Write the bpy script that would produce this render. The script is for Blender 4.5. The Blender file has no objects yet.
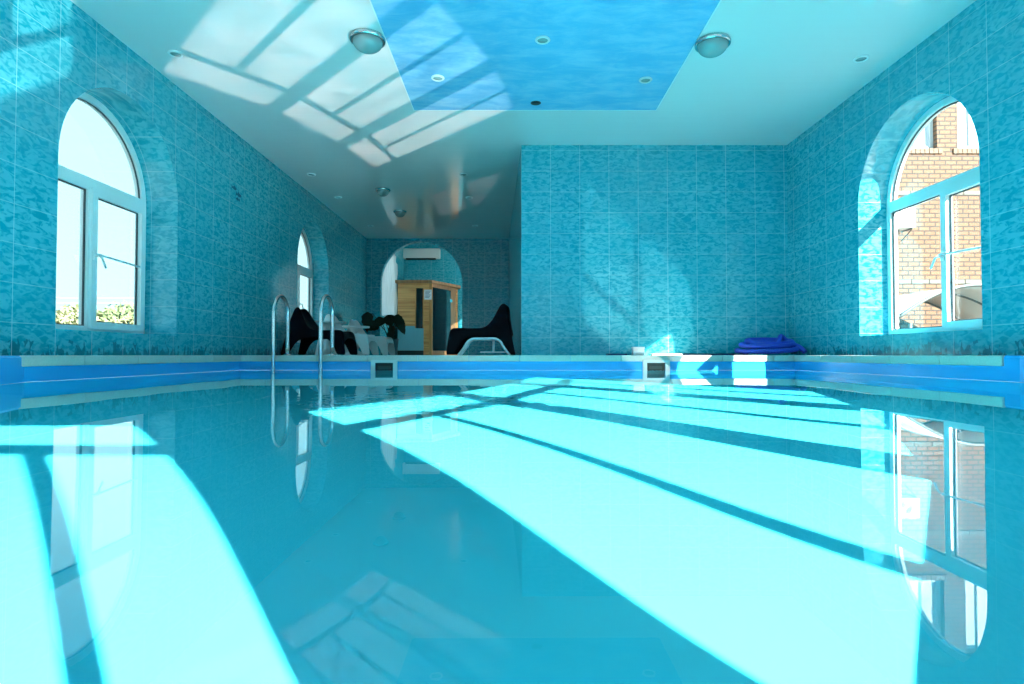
import bpy, bmesh, math, random
from mathutils import Vector, Matrix
PI = math.pi
rnd = random.Random(7)
S = bpy.context.scene
COL = S.collection

# ------------------------------------------------------------------ constants
F = 585.0                      # focal length in pixels for a 1024 px wide frame
H = 2.52                       # ceiling above the eye
ZD = -0.004                    # deck level
ZW = -0.161                    # water level
ZF = -1.436                     # pool floor
XL, XR = -3.14, 3.30           # side walls
YF = 6.97                      # far wall of the pool hall
YB = 12.60                     # back wall of the passage
PF = 6.20                      # far edge of the pool
PL, PR = -2.883, 3.00          # pool sides
SUN = Vector((-0.9655, 1.0, -0.953)).normalized()

# ------------------------------------------------------------------ materials
def newmat(name):
    m = bpy.data.materials.new(name); m.use_nodes = True
    nt = m.node_tree; nt.nodes.clear()
    return m, nt
def nd(nt, typ, **kw):
    n = nt.nodes.new(typ)
    for k, v in kw.items():
        if k == 'inp':
            for a, b in v.items():
                if hasattr(b, 'is_linked') or isinstance(b, bpy.types.NodeSocket): nt.links.new(b, n.inputs[a])
                else: n.inputs[a].default_value = b
        else: setattr(n, k, v)
    return n
def math_(nt, op, a, b=None, c=None, clamp=False):
    n = nt.nodes.new('ShaderNodeMath'); n.operation = op; n.use_clamp = clamp
    for i, v in enumerate((a, b, c)):
        if v is None: continue
        if isinstance(v, bpy.types.NodeSocket): nt.links.new(v, n.inputs[i])
        else: n.inputs[i].default_value = v
    return n.outputs[0]
def mixc(nt, fac, a, b):
    n = nt.nodes.new('ShaderNodeMix'); n.data_type = 'RGBA'
    for i, v in ((0, fac), (6, a), (7, b)):
        if isinstance(v, bpy.types.NodeSocket): nt.links.new(v, n.inputs[i])
        else: n.inputs[i].default_value = v if i == 0 else (*v, 1)
    return n.outputs[2]
def maprange(nt, v, a, b, c=0.0, d=1.0, smooth=True):
    n = nt.nodes.new('ShaderNodeMapRange'); n.clamp = True
    if smooth: n.interpolation_type = 'SMOOTHSTEP'
    nt.links.new(v, n.inputs[0])
    for i, x in ((1, a), (2, b), (3, c), (4, d)): n.inputs[i].default_value = x
    return n.outputs[0]
def out(nt, sh):
    o = nt.nodes.new('ShaderNodeOutputMaterial'); nt.links.new(sh, o.inputs[0])
def simple(name, col, rough=0.5, metal=0.0, spec=0.5, coat=0.0, noise=0.0, nscale=8.0, bump=0.0):
    m, nt = newmat(name)
    p = nd(nt, 'ShaderNodeBsdfPrincipled')
    p.inputs['Base Color'].default_value = (*col, 1); p.inputs['Roughness'].default_value = rough
    p.inputs['Metallic'].default_value = metal; p.inputs['Specular IOR Level'].default_value = spec
    p.inputs['Coat Weight'].default_value = coat
    if noise or bump:
        tc = nd(nt, 'ShaderNodeNewGeometry')
        n = nd(nt, 'ShaderNodeTexNoise', inp={'Vector': tc.outputs['Position'], 'Scale': nscale, 'Detail': 4.0})
        if noise:
            c = mixc(nt, n.outputs[0], tuple(x * (1 - noise) for x in col), tuple(min(1, x * (1 + noise)) for x in col))
            nt.links.new(c, p.inputs['Base Color'])
        if bump:
            b = nd(nt, 'ShaderNodeBump', inp={'Height': n.outputs[0], 'Strength': bump, 'Distance': 0.01})
            nt.links.new(b.outputs[0], p.inputs['Normal'])
    out(nt, p.outputs[0])
    return m

def tile_material():
    """glossy turquoise wall tiles 35 x 25 cm with a fleck pattern; a seaweed border course on the side walls"""
    m, nt = newmat('turquoise_tile')
    g = nd(nt, 'ShaderNodeNewGeometry')
    sp = nd(nt, 'ShaderNodeSeparateXYZ', inp={0: g.outputs['Position']})
    sn = nd(nt, 'ShaderNodeSeparateXYZ', inp={0: g.outputs['Normal']})
    side = math_(nt, 'GREATER_THAN', math_(nt, 'ABSOLUTE', sn.outputs[0]), 0.7)
    ux = math_(nt, 'SUBTRACT', sp.outputs[0], 0.112)
    uy = math_(nt, 'SUBTRACT', sp.outputs[1], 0.17)
    mu = nt.nodes.new('ShaderNodeMix'); nt.links.new(side, mu.inputs[0]); nt.links.new(ux, mu.inputs[2]); nt.links.new(uy, mu.inputs[3])
    u = mu.outputs[0]
    v = math_(nt, 'SUBTRACT', sp.outputs[2], 0.205)
    def grid(c, size, w):
        fr = math_(nt, 'FRACT', math_(nt, 'DIVIDE', c, size))
        d = math_(nt, 'MULTIPLY', math_(nt, 'MINIMUM', fr, math_(nt, 'SUBTRACT', 1.0, fr)), size)
        return maprange(nt, d, w * 0.6, w, 1.0, 0.0)
    gr = math_(nt, 'MAXIMUM', grid(u, 0.35, 0.0032), math_(nt, 'MULTIPLY', grid(v, 0.25, 0.0032), 0.75))
    # flecks: stretched, warped noise
    cv = nd(nt, 'ShaderNodeCombineXYZ', inp={0: math_(nt, 'MULTIPLY', u, 1.0), 1: math_(nt, 'MULTIPLY', v, 2.0),
            2: math_(nt, 'MULTIPLY', side, 5.0)})
    n1 = nd(nt, 'ShaderNodeTexNoise', inp={'Vector': cv.outputs[0], 'Scale': 15.0, 'Detail': 2.0, 'Roughness': 0.5, 'Distortion': 0.9})
    n2 = nd(nt, 'ShaderNodeTexNoise', inp={'Vector': cv.outputs[0], 'Scale': 1.1, 'Detail': 2.0})
    fl = maprange(nt, n1.outputs[0], 0.36, 0.62)
    tid = nd(nt, 'ShaderNodeCombineXYZ', inp={0: math_(nt, 'FLOOR', math_(nt, 'DIVIDE', u, 0.35)), 1: math_(nt, 'FLOOR', math_(nt, 'DIVIDE', v, 0.25))})
    wn = nd(nt, 'ShaderNodeTexWhiteNoise', noise_dimensions='2D', inp={'Vector': tid.outputs[0]})
    dark, lite = (0.004, 0.315, 0.415), (0.105, 0.52, 0.61)
    c = mixc(nt, fl, dark, lite)
    c = mixc(nt, maprange(nt, n2.outputs[0], 0.3, 0.7, 0.0, 0.40), c, (0.014, 0.37, 0.475))
    c = mixc(nt, math_(nt, 'MULTIPLY', wn.outputs[0], 0.12), c, (0.01, 0.36, 0.45))
    # seaweed border, only on the long side walls
    z = sp.outputs[2]
    sv = nd(nt, 'ShaderNodeCombineXYZ', inp={0: math_(nt, 'MULTIPLY', u, 17.0), 1: math_(nt, 'MULTIPLY', z, 7.0)})
    ns = nd(nt, 'ShaderNodeTexNoise', inp={'Vector': sv.outputs[0], 'Scale': 1.0, 'Detail': 3.0, 'Distortion': 1.2})
    lim = maprange(nt, z, 0.0, 0.16, 0.40, 0.72, False)
    weed = maprange(nt, math_(nt, 'SUBTRACT', ns.outputs[0], lim), 0.0, 0.06)
    band = math_(nt, 'MULTIPLY', math_(nt, 'LESS_THAN', z, 0.165), side)
    c = mixc(nt, math_(nt, 'MULTIPLY', math_(nt, 'MULTIPLY', weed, band), 0.85), c, (0.008, 0.16, 0.22))
    c = mixc(nt, math_(nt, 'MULTIPLY', gr, 0.5), c, (0.45, 0.82, 0.85))
    p = nd(nt, 'ShaderNodeBsdfPrincipled', inp={'Base Color': c, 'Roughness': 0.16, 'Specular IOR Level': 0.5})
    h = math_(nt, 'ADD', math_(nt, 'MULTIPLY', gr, -1.0), math_(nt, 'MULTIPLY', n1.outputs[0], 0.35))
    b = nd(nt, 'ShaderNodeBump', inp={'Height': h, 'Strength': 0.25, 'Distance': 0.004})
    nt.links.new(b.outputs[0], p.inputs['Normal'])
    out(nt, p.outputs[0])
    return m
def ceiling_material():
    m, nt = newmat('white_stretch_film')
    g = nd(nt, 'ShaderNodeNewGeometry')
    mp = nd(nt, 'ShaderNodeMapping', inp={'Vector': g.outputs['Position'], 'Scale': (0.4, 7.0, 1.0)})
    n = nd(nt, 'ShaderNodeTexNoise', inp={'Vector': mp.outputs[0], 'Scale': 1.5, 'Detail': 2.0})
    b = nd(nt, 'ShaderNodeBump', inp={'Height': n.outputs[0], 'Strength': 0.10, 'Distance': 0.02})
    p = nd(nt, 'ShaderNodeBsdfPrincipled', inp={'Base Color': (0.82, 0.75, 0.74, 1), 'Roughness': 0.10, 'Specular IOR Level': 0.6, 'Normal': b.outputs[0]})
    out(nt, p.outputs[0]); return m
def sky_panel_material():
    m, nt = newmat('printed_sky_film')
    g = nd(nt, 'ShaderNodeNewGeometry')
    mp = nd(nt, 'ShaderNodeMapping', inp={'Vector': g.outputs['Position'], 'Rotation': (0, 0, 0.5), 'Scale': (1.4, 3.6, 1.0)})
    n = nd(nt, 'ShaderNodeTexNoise', inp={'Vector': mp.outputs[0], 'Scale': 2.0, 'Detail': 8.0, 'Roughness': 0.68, 'Distortion': 0.4})
    c = mixc(nt, maprange(nt, n.outputs[0], 0.36, 0.66), (0.17, 0.46, 0.74), (0.32, 0.59, 0.80))
    p = nd(nt, 'ShaderNodeBsdfPrincipled', inp={'Base Color': c, 'Roughness': 0.22, 'Specular IOR Level': 0.5})
    out(nt, p.outputs[0]); return m
def water_material():
    m, nt = newmat('pool_water')
    g = nd(nt, 'ShaderNodeNewGeometry')
    mp = nd(nt, 'ShaderNodeMapping', inp={'Vector': g.outputs['Position'], 'Scale': (1.0, 0.8, 1.0)})
    n1 = nd(nt, 'ShaderNodeTexNoise', inp={'Vector': mp.outputs[0], 'Scale': 14.0, 'Detail': 2.0, 'Distortion': 0.6})
    # a small area where the surface is being stirred
    dv = nd(nt, 'ShaderNodeVectorMath', operation='DISTANCE', inp={0: g.outputs['Position'], 1: (-0.25, 2.05, ZW)})
    mask = maprange(nt, dv.outputs['Value'], 0.1, 0.75, 1.0, 0.0)
    n2 = nd(nt, 'ShaderNodeTexNoise', inp={'Vector': g.outputs['Position'], 'Scale': 1.3, 'Detail': 1.0})
    h = math_(nt, 'ADD', math_(nt, 'MULTIPLY', math_(nt, 'MULTIPLY', n1.outputs[0], mask), 0.004), math_(nt, 'MULTIPLY', n2.outputs[0], 0.0016))
    b = nd(nt, 'ShaderNodeBump', inp={'Height': h, 'Strength': 1.0, 'Distance': 1.0})
    p = nd(nt, 'ShaderNodeBsdfGlass', inp={'Color': (0.97, 1.0, 1.0, 1), 'Roughness': 0.0, 'IOR': 1.333, 'Normal': b.outputs[0]})
    out(nt, p.outputs[0]); return m
def pane_material():
    m, nt = newmat('window_glass')
    g = nd(nt, 'ShaderNodeNewGeometry')
    ior = maprange(nt, g.outputs['Backfacing'], 0.0, 1.0, 1.45, 1 / 1.45, False)
    fr = nd(nt, 'ShaderNodeFresnel', inp={'IOR': ior})
    t = nd(nt, 'ShaderNodeBsdfTransparent', inp={'Color': (0.95, 0.98, 0.98, 1)})
    gl = nd(nt, 'ShaderNodeBsdfGlossy', inp={'Roughness': 0.0})
    mx = nd(nt, 'ShaderNodeMixShader', inp={0: math_(nt, 'MULTIPLY', fr.outputs[0], 0.8), 1: t.outputs[0], 2: gl.outputs[0]})
    out(nt, mx.outputs[0]); return m
def brick_material():
    m, nt = newmat('sand_brick')
    g = nd(nt, 'ShaderNodeNewGeometry')
    sp = nd(nt, 'ShaderNodeSeparateXYZ', inp={0: g.outputs['Position']})
    cv = nd(nt, 'ShaderNodeCombineXYZ', inp={0: sp.outputs[0], 1: sp.outputs[2]})
    b = nd(nt, 'ShaderNodeTexBrick', inp={'Vector': cv.outputs[0], 'Scale': 1.0, 'Mortar Size': 0.016, 'Mortar Smooth': 0.1, 'Brick Width': 0.243,
        'Row Height': 0.0966, 'Color1': (0.155, 0.068, 0.028, 1), 'Color2': (0.13, 0.055, 0.021, 1), 'Mortar': (0.035, 0.015, 0.007, 1), 'Bias': 0.0})
    p = nd(nt, 'ShaderNodeBsdfPrincipled', inp={'Base Color': b.outputs[0], 'Roughness': 0.8})
    out(nt, p.outputs[0]); return m
def wood_material(name, a, b_, horizontal=True):
    m, nt = newmat(name)
    g = nd(nt, 'ShaderNodeNewGeometry')
    sc = (1.2, 1.2, 22.0) if horizontal else (22.0, 22.0, 1.2)
    mp = nd(nt, 'ShaderNodeMapping', inp={'Vector': g.outputs['Position'], 'Scale': sc})
    n = nd(nt, 'ShaderNodeTexNoise', inp={'Vector': mp.outputs[0], 'Scale': 1.0, 'Detail': 4.0})
    c = mixc(nt, maprange(nt, n.outputs[0], 0.3, 0.7), a, b_)
    if horizontal:
        sp = nd(nt, 'ShaderNodeSeparateXYZ', inp={0: g.outputs['Position']})
        fr = math_(nt, 'FRACT', math_(nt, 'DIVIDE', sp.outputs[2], 0.11))
        c = mixc(nt, maprange(nt, fr, 0.0, 0.08, 0.6, 0.0), c, tuple(x * 0.35 for x in a))
    p = nd(nt, 'ShaderNodeBsdfPrincipled', inp={'Base Color': c, 'Roughness': 0.45})
    out(nt, p.outputs[0]); return m
M = {}
M['tile'] = tile_material(); M['ceil'] = ceiling_material(); M['sky'] = sky_panel_material()
M['water'] = water_material(); M['pane'] = pane_material(); M['brick'] = brick_material()
M['liner'] = simple('blue_pool_liner', (0.075, 0.80, 0.93), 0.32, spec=0.4)
M['band'] = simple('deep_blue_liner_band', (0.02, 0.38, 0.80), 0.25, spec=0.5)
M['coping'] = simple('speckled_pale_stone', (0.56, 0.58, 0.52), 0.55, noise=0.18, nscale=90)
M['deck'] = simple('pale_deck_tile', (0.42, 0.45, 0.43), 0.4, noise=0.1, nscale=12)
M['pvc'] = simple('white_upvc', (0.86, 0.87, 0.87), 0.3)
M['rubber'] = simple('grey_gasket', (0.06, 0.07, 0.08), 0.6)
M['chrome'] = simple('polished_steel', (0.62, 0.66, 0.68), 0.16, metal=1.0)
M['black'] = simple('black_plastic', (0.002, 0.003, 0.007), 0.5, spec=0.08)
M['whitepl'] = simple('white_plastic', (0.88, 0.90, 0.90), 0.35)
M['palealu'] = simple('pale_grey_tube', (0.72, 0.82, 0.86), 0.3)
M['hose'] = simple('blue_hose', (0.05, 0.09, 0.62), 0.35)
M['pad'] = simple('navy_foam', (0.01, 0.03, 0.10), 0.7)
M['skim'] = simple('white_skimmer_plastic', (0.62, 0.68, 0.66), 0.35)
M['dark'] = simple('dark_fill', (0.012, 0.03, 0.03), 0.6)
M['glassdome'] = simple('frosted_dome', (0.26, 0.35, 0.35), 0.12, spec=0.8)
M['whitetrim'] = simple('white_trim', (0.75, 0.78, 0.78), 0.35)
M['hole'] = simple('hole_shade_black', (0.004, 0.004, 0.005), 0.7)
M['wood'] = wood_material('cedar_boards', (0.66, 0.25, 0.07), (0.92, 0.48, 0.17))
M['woodv'] = wood_material('cedar_post', (0.50, 0.19, 0.05), (0.74, 0.34, 0.11), False)
M['woodd'] = wood_material('dark_cedar_edge', (0.24, 0.12, 0.05), (0.40, 0.20, 0.08), False)
M['darkglass'] = simple('dark_tinted_glass', (0.006, 0.012, 0.016), 0.06, spec=0.7)
M['palepanel'] = simple('pale_teal_board', (0.22, 0.52, 0.60), 0.4)
M['paper'] = simple('white_paper', (0.85, 0.87, 0.88), 0.7)
M['ink'] = simple('grey_ink', (0.10, 0.12, 0.18), 0.7)
M['leaf'] = simple('dark_green_leaf', (0.010, 0.028, 0.014), 0.5, spec=0.25)
M['pot'] = simple('teal_grey_pot', (0.10, 0.25, 0.30), 0.5)
M['soil'] = simple('soil', (0.03, 0.02, 0.015), 0.9)
M['curtain'] = simple('white_sheer_curtain', (0.80, 0.84, 0.88), 0.8)
m_, nt_ = newmat('sheer_curtain')
d_ = nd(nt_, 'ShaderNodeBsdfDiffuse', inp={'Color': (0.85, 0.88, 0.90, 1)}); t_ = nd(nt_, 'ShaderNodeBsdfTranslucent', inp={'Color': (0.85, 0.88, 0.90, 1)}); tr_ = nd(nt_, 'ShaderNodeBsdfTransparent')
x_ = nd(nt_, 'ShaderNodeMixShader', inp={0: 0.6, 1: d_.outputs[0], 2: t_.outputs[0]}); y_ = nd(nt_, 'ShaderNodeMixShader', inp={0: 0.45, 1: x_.outputs[0], 2: tr_.outputs[0]}); out(nt_, y_.outputs[0]); M['curtain'] = m_
M['bark'] = simple('bark', (0.12, 0.08, 0.05), 0.9)
M['foliage'] = simple('tree_leaves', (0.10, 0.12, 0.045), 0.7, noise=0.5, nscale=2.5)
M['foliage2'] = simple('pale_tree_leaves', (0.17, 0.17, 0.075), 0.7, noise=0.4, nscale=2.5)
M['ground'] = simple('yard_concrete', (0.16, 0.165, 0.15), 0.9, noise=0.2, nscale=1.0)
M['winframe'] = simple('bright_window_white', (0.55, 0.56, 0.57), 0.4)
M['blind'] = simple('pale_blind', (0.5, 0.55, 0.6), 0.5)
M['soldier'] = simple('reddish_brick_course', (0.15, 0.085, 0.05), 0.8, noise=0.2, nscale=12)
M['greybrick'] = simple('grey_brick_course', (0.11, 0.095, 0.075), 0.8, noise=0.2, nscale=12)
M['canopy'] = simple('milky_canopy_sheet', (0.55, 0.56, 0.54), 0.35)
M['canopyrib'] = simple('grey_canopy_rib', (0.08, 0.085, 0.08), 0.5)
M['acwhite'] = simple('air_conditioner_white', (0.72, 0.74, 0.70), 0.4)
M['motif'] = simple('dark_teal_glaze', (0.008, 0.12, 0.20), 0.2)
M['motifl'] = simple('pale_glaze', (0.40, 0.72, 0.76), 0.2)
M['cable'] = simple('cable_sheath', (0.25, 0.28, 0.30), 0.7)

# ------------------------------------------------------------------ object helpers
def link(name, me, mat=None, parent=None, smooth=False):
    o = bpy.data.objects.new(name, me); COL.objects.link(o)
    if mat is not None: me.materials.append(mat)
    if smooth:
        for p in me.polygons: p.use_smooth = True
    if parent is not None: o.parent = parent
    return o
def from_bm(name, bm, mat, parent=None, smooth=False, recalc=True):
    if recalc: bmesh.ops.recalc_face_normals(bm, faces=bm.faces)
    me = bpy.data.meshes.new(name); bm.to_mesh(me); bm.free()
    return link(name, me, mat, parent, smooth)
def tag(o, label=None, cat=None, group=None, kind=None):
    if label: o['label'] = label
    if cat: o['category'] = cat
    if group: o['group'] = group
    if kind: o['kind'] = kind
    return o
def struct(o, label=None, cat=None):
    o['kind'] = 'structure'
    if label: o['label'] = label
    if cat: o['category'] = cat
    return o
def empty(name, loc, rz=0, label=None, cat=None, group=None):
    o = bpy.data.objects.new(name, None); COL.objects.link(o); o.empty_display_size = 0.1
    o.location = loc; o.rotation_euler = (0, 0, rz)
    return tag(o, label, cat, group)
def copy_tree(o, parent=None):
    c = o.copy(); COL.objects.link(c)
    if parent is not None: c.parent = parent
    for ch in list(o.children): copy_tree(ch, c)
    return c
def bm_box(bm, lo, hi, bev=0.0, mat=None):
    lo, hi = Vector(lo), Vector(hi)
    r = bmesh.ops.create_cube(bm, size=1.0)
    vs = r['verts']; c = (lo + hi) / 2; d = hi - lo
    for v in vs: v.co = Vector((v.co.x * d.x, v.co.y * d.y, v.co.z * d.z)) + c
    if mat is not None:
        for v in vs: v.co = mat @ v.co
    if bev:
        es = list({e for v in vs for e in v.link_edges})
        bmesh.ops.bevel(bm, geom=es, offset=bev, segments=2, affect='EDGES', profile=0.6)
def box(name, lo, hi, mat, parent=None, bev=0.0):
    bm = bmesh.new(); bm_box(bm, lo, hi, bev); return from_bm(name, bm, mat, parent)
def bm_tube(bm, pts, rad, seg=10, closed=False, caps=True):
    pts = [Vector(p) for p in pts]; n = len(pts)
    rad = rad if isinstance(rad, (list, tuple)) else [rad] * n
    rings = []; prev = None
    for i, p in enumerate(pts):
        a = pts[(i - 1) % n] if (closed or i > 0) else p
        b = pts[(i + 1) % n] if (closed or i < n - 1) else p
        t = (b - a).normalized()
        if prev is None:
            up = Vector((0, 0, 1)) if abs(t.z) < 0.9 else Vector((1, 0, 0))
            x = t.cross(up).normalized()
        else:
            x = (prev - t * prev.dot(t)).normalized()
        prev = x; y = t.cross(x)
        rings.append([bm.verts.new(p + (x * math.cos(2 * PI * k / seg) + y * math.sin(2 * PI * k / seg)) * rad[i]) for k in range(seg)])
    m = n if closed else n - 1
    for i in range(m):
        r0, r1 = rings[i], rings[(i + 1) % n]
        for k in range(seg):
            bm.faces.new((r0[k], r0[(k + 1) % seg], r1[(k + 1) % seg], r1[k]))
    if caps and not closed:
        bm.faces.new(rings[0][::-1]); bm.faces.new(rings[-1])
def tube(name, pts, rad, mat, parent=None, seg=10, closed=False):
    bm = bmesh.new(); bm_tube(bm, pts, rad, seg, closed); return from_bm(name, bm, mat, parent, True)
def bm_lathe(bm, prof, seg=32, loc=(0, 0, 0)):
    loc = Vector(loc); rings = []
    for r, z in prof:
        if r < 1e-6: rings.append([bm.verts.new(loc + Vector((0, 0, z)))])
        else: rings.append([bm.verts.new(loc + Vector((r * math.cos(2 * PI * k / seg), r * math.sin(2 * PI * k / seg), z))) for k in range(seg)])
    for a, b in zip(rings, rings[1:]):
        for k in range(seg):
            k2 = (k + 1) % seg
            if len(a) == 1 and len(b) == 1: continue
            if len(a) == 1: bm.faces.new((a[0], b[k], b[k2]))
            elif len(b) == 1: bm.faces.new((a[k], a[k2], b[0]))
            else: bm.faces.new((a[k], a[k2], b[k2], b[k]))
def lathe(name, prof, mat, parent=None, seg=32, loc=(0, 0, 0), smooth=True):
    bm = bmesh.new(); bm_lathe(bm, prof, seg, loc); return from_bm(name, bm, mat, parent, smooth)
def plate(name, loops, org, ud, vd, th, mat, parent=None):
    """solid plate of thickness th (towards ud x vd) bounded by 2-D loops (first outer, the others holes)"""
    cu = bpy.data.curves.new('tmp', 'CURVE'); cu.dimensions = '2D'; cu.fill_mode = 'BOTH'; cu.extrude = th / 2
    for lp in loops:
        s = cu.splines.new('POLY'); s.points.add(len(lp) - 1); s.use_cyclic_u = True
        for p, q in zip(s.points, lp): p.co = (q[0], q[1], 0, 1)
    ob = bpy.data.objects.new('tmp', cu); COL.objects.link(ob)
    dg = bpy.context.evaluated_depsgraph_get()
    me = bpy.data.meshes.new_from_object(ob.evaluated_get(dg))
    bpy.data.objects.remove(ob); bpy.data.curves.remove(cu)
    org, ud, vd = Vector(org), Vector(ud).normalized(), Vector(vd).normalized(); nd_ = ud.cross(vd)
    for v in me.vertices:
        c = v.co.copy(); v.co = org + ud * c.x + vd * c.y + nd_ * (c.z + th / 2)
    bm = bmesh.new(); bm.from_mesh(me); bpy.data.meshes.remove(me)
    bmesh.ops.remove_doubles(bm, verts=bm.verts, dist=1e-5)
    for f in bm.faces: f.smooth = False
    return from_bm(name, bm, mat, parent)
def rect(a, b, c, d): return [(a, b), (c, b), (c, d), (a, d)]
def arch(a, c, z0, zs, n=28, inset=0.0):
    """arched outline: straight jambs a..c from z0 up to the springing zs, then a half circle"""
    a += inset; c -= inset; z0 += inset; r = (c - a) / 2; m = (a + c) / 2
    return [(a, z0), (c, z0)] + [(m + r * math.cos(PI * i / n), zs + r * math.sin(PI * i / n)) for i in range(n + 1)]
def halfdisc(m, zs, r, n=24, base=0.0):
    t0 = math.asin(min(1, base / r))
    return [(m + r * math.cos(t0 + (PI - 2 * t0) * i / n), zs + r * math.sin(t0 + (PI - 2 * t0) * i / n)) for i in range(n + 1)]

def offs(d, pl):
    """the closed outline pl moved outwards by d"""
    res = []; n_ = len(pl); ar = sum(pl[i][0] * pl[(i + 1) % n_][1] - pl[(i + 1) % n_][0] * pl[i][1] for i in range(n_)); sg = 1 if ar > 0 else -1
    for i in range(n_):
        p, q, r = Vector(pl[i - 1]), Vector(pl[i]), Vector(pl[(i + 1) % n_])
        a_ = (q - p).normalized(); b_ = (r - q).normalized()
        na = Vector((a_.y, -a_.x)) * sg; nb = Vector((b_.y, -b_.x)) * sg; m_ = (na + nb).normalized()
        res.append(tuple(q + m_ * (d / max(0.4, m_.dot(na)))))
    return res

# ------------------------------------------------------------------ shell: walls
# left wall (normal +X); u = -Y so that ud x vd points outwards (-X)
LW = [(4.02, 5.47), (8.54, 9.98)]
RW = (4.10, 5.547)
ZS, ZA = 0.18, 1.395             # window sill and springing of the arch
lo = [rect(3.45, ZD, YB + 0.2, H + 0.02)] + [arch(a, b, ZS, ZA) for a, b in LW]
def neg(lp): return [(-x, y) for x, y in lp]
wl = struct(plate('wall_left', [neg(l) for l in lo], (XL, 0, 0), (0, -1, 0), (0, 0, 1), 0.34, M['tile']))
wr = struct(plate('wall_right', [rect(3.45, ZD, YF + 0.3, H + 0.02), arch(RW[0], RW[1], ZS, ZA)], (XR, 0, 0), (0, 1, 0), (0, 0, 1), 0.34, M['tile']))
def prism(name, poly, z0, z1, mat, parent=None):
    bm = bmesh.new()
    a = [bm.verts.new((x, y, z0)) for x, y in poly]; b = [bm.verts.new((x, y, z1)) for x, y in poly]
    bm.faces.new(a[::-1]); bm.faces.new(b)
    n = len(poly)
    for i in range(n): bm.faces.new((a[i], a[(i + 1) % n], b[(i + 1) % n], b[i]))
    return from_bm(name, bm, mat, parent)
struct(prism('wall_far', [(0.112, YF), (XR + 0.3, YF), (XR + 0.3, YF + 0.3), (0.40, YF + 0.3), (0.20, YB + 0.2), (-0.08, YB + 0.2), ], ZD, H + 0.02, M['tile']))
# back wall of the passage with its arched opening
BO = (-2.84, -1.077)
struct(plate('wall_back', [rect(XL - 0.3, ZD, 0.2, 3.4),
       [(BO[0], ZD + 0.001), (BO[1], ZD + 0.001)] + halfdisc(-1.9585, 1.57, 0.8815)], (0, YB + 0.15, 0), (1, 0, 0), (0, 0, 1), 0.15, M['tile']))
# room behind
BX, BY = -3.12, 16.9
struct(plate('wall_backroom_left', [rect(-BY - .1, ZD, -YB - 0.15, 3.42), neg(arch(13.55, 15.75, 0.95, 1.75))], (BX, 0, 0), (0, -1, 0), (0, 0, 1), 0.34, M['tile']))
struct(box('wall_backroom_rear', (BX - .3, BY, ZD), (0.4, BY + .2, 3.42), M['tile']))
struct(plate('wall_backroom_right', [rect(YB + .15, ZD, BY, 3.42), rect(13.6, 1.0, 16.2, 2.9)], (0.2, 0, 0), (0, 1, 0), (0, 0, 1), 0.2, M['tile']))
wf_ = plate('window_21', [rect(13.55, 0.95, 16.25, 2.95), rect(13.66, 1.06, 14.87, 2.84), rect(14.93, 1.06, 16.14, 2.84)], (0.3, 0, 0), (0, 1, 0), (0, 0, 1), 0.06, M['pvc']); struct(wf_)  # unseen window added to brighten the back room from the right
plate('blind', [rect(13.6, 1.0, 16.2, 2.9)], (0.27, 0, 0), (0, 1, 0), (0, 0, 1), 0.004, M['curtain'], wf_)  # translucent sheet added to turn the sun into a soft source
struct(box('ceiling_backroom', (BX - .4, YB + .0, 3.4), (0.4, BY + .2, 3.5), M['ceil']))
struct(box('floor_backroom', (BX - .4, YB + 0.3, ZD - 0.1), (0.4, BY + .2, ZD), M['deck']))

# bay at the near end: panels of wall with tall windows between them
CXM = (XL + XR) / 2
BZ = (0.20, 1.662, 1.739, 2.03)   # sill, transom underside, transom top, head
nodes = [(0.33, -0.70), (1.36, -0.41), (1.79, -0.04), (2.497, 0.83), (2.91, 1.83), (3.105, 2.81), (XR, 3.5)]
opens = {0: ((0.45, -0.665), (1.265, -0.44)), 2: ((1.842, 0.022), (2.451, 0.746)), 3: ((2.543, 0.933), (2.874, 1.729)), 4: ((2.947, 1.93), (3.087, 2.704))}
win_no = [4]
def bay_window(o0, o1, nrm):
    p0, p1 = Vector((*o0, 0)), Vector((*o1, 0)); d = p1 - p0; L = d.length; d.normalize()
    m = L / 2; mw = 0.03
    holes = [rect(0, BZ[0], m - mw, BZ[1]), rect(m + mw, BZ[0], L, BZ[1]), rect(0, BZ[2], L, BZ[3])]
    fr = plate('window_%d' % win_no[0], [rect(-0.035, BZ[0] - 0.035, L + 0.035, BZ[3] + 0.035)] + holes, p0 + nrm * 0.0, d, (0, 0, 1), 0.05 * (1 if d.cross(Vector((0, 0, 1))).dot(nrm) > 0 else -1), M['pvc'])
    struct(fr); win_no[0] += 1
    for h in holes:
        plate('pane', [h], p0 + nrm * 0.022, d, (0, 0, 1), 0.006 * (1 if d.cross(Vector((0, 0, 1))).dot(nrm) > 0 else -1), M['pane'], fr)
def bay_panel(i, a, b, op):
    p0, p1 = Vector((*a, 0)), Vector((*b, 0)); d = (p1 - p0); L = d.length; d.normalize()
    n = d.cross(Vector((0, 0, 1)))            # ud x vd
    mid = (p0 + p1) / 2 - Vector((CXM, 2.5, 0))
    outw = n if n.dot(mid) > 0 else -n
    loops = [rect(-0.002, ZD, L + 0.002, H + 0.02)]
    if op:
        q = [((Vector((*o, 0)) - p0).dot(d)) for o in op]; q.sort()
        loops.append(rect(q[0] - 0.034, BZ[0] - 0.034, q[1] + 0.034, BZ[3] + 0.034))
    struct(plate('wall_bay_%d' % i, loops, p0, d, (0, 0, 1), 0.05 if n.dot(mid) > 0 else -0.05, M['tile']))
    if op: bay_window(op[0] if (Vector((*op[0], 0)) - p0).dot(d) < (Vector((*op[1], 0)) - p0).dot(d) else op[1],
                      op[1] if (Vector((*op[0], 0)) - p0).dot(d) < (Vector((*op[1], 0)) - p0).dot(d) else op[0], outw)
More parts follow.
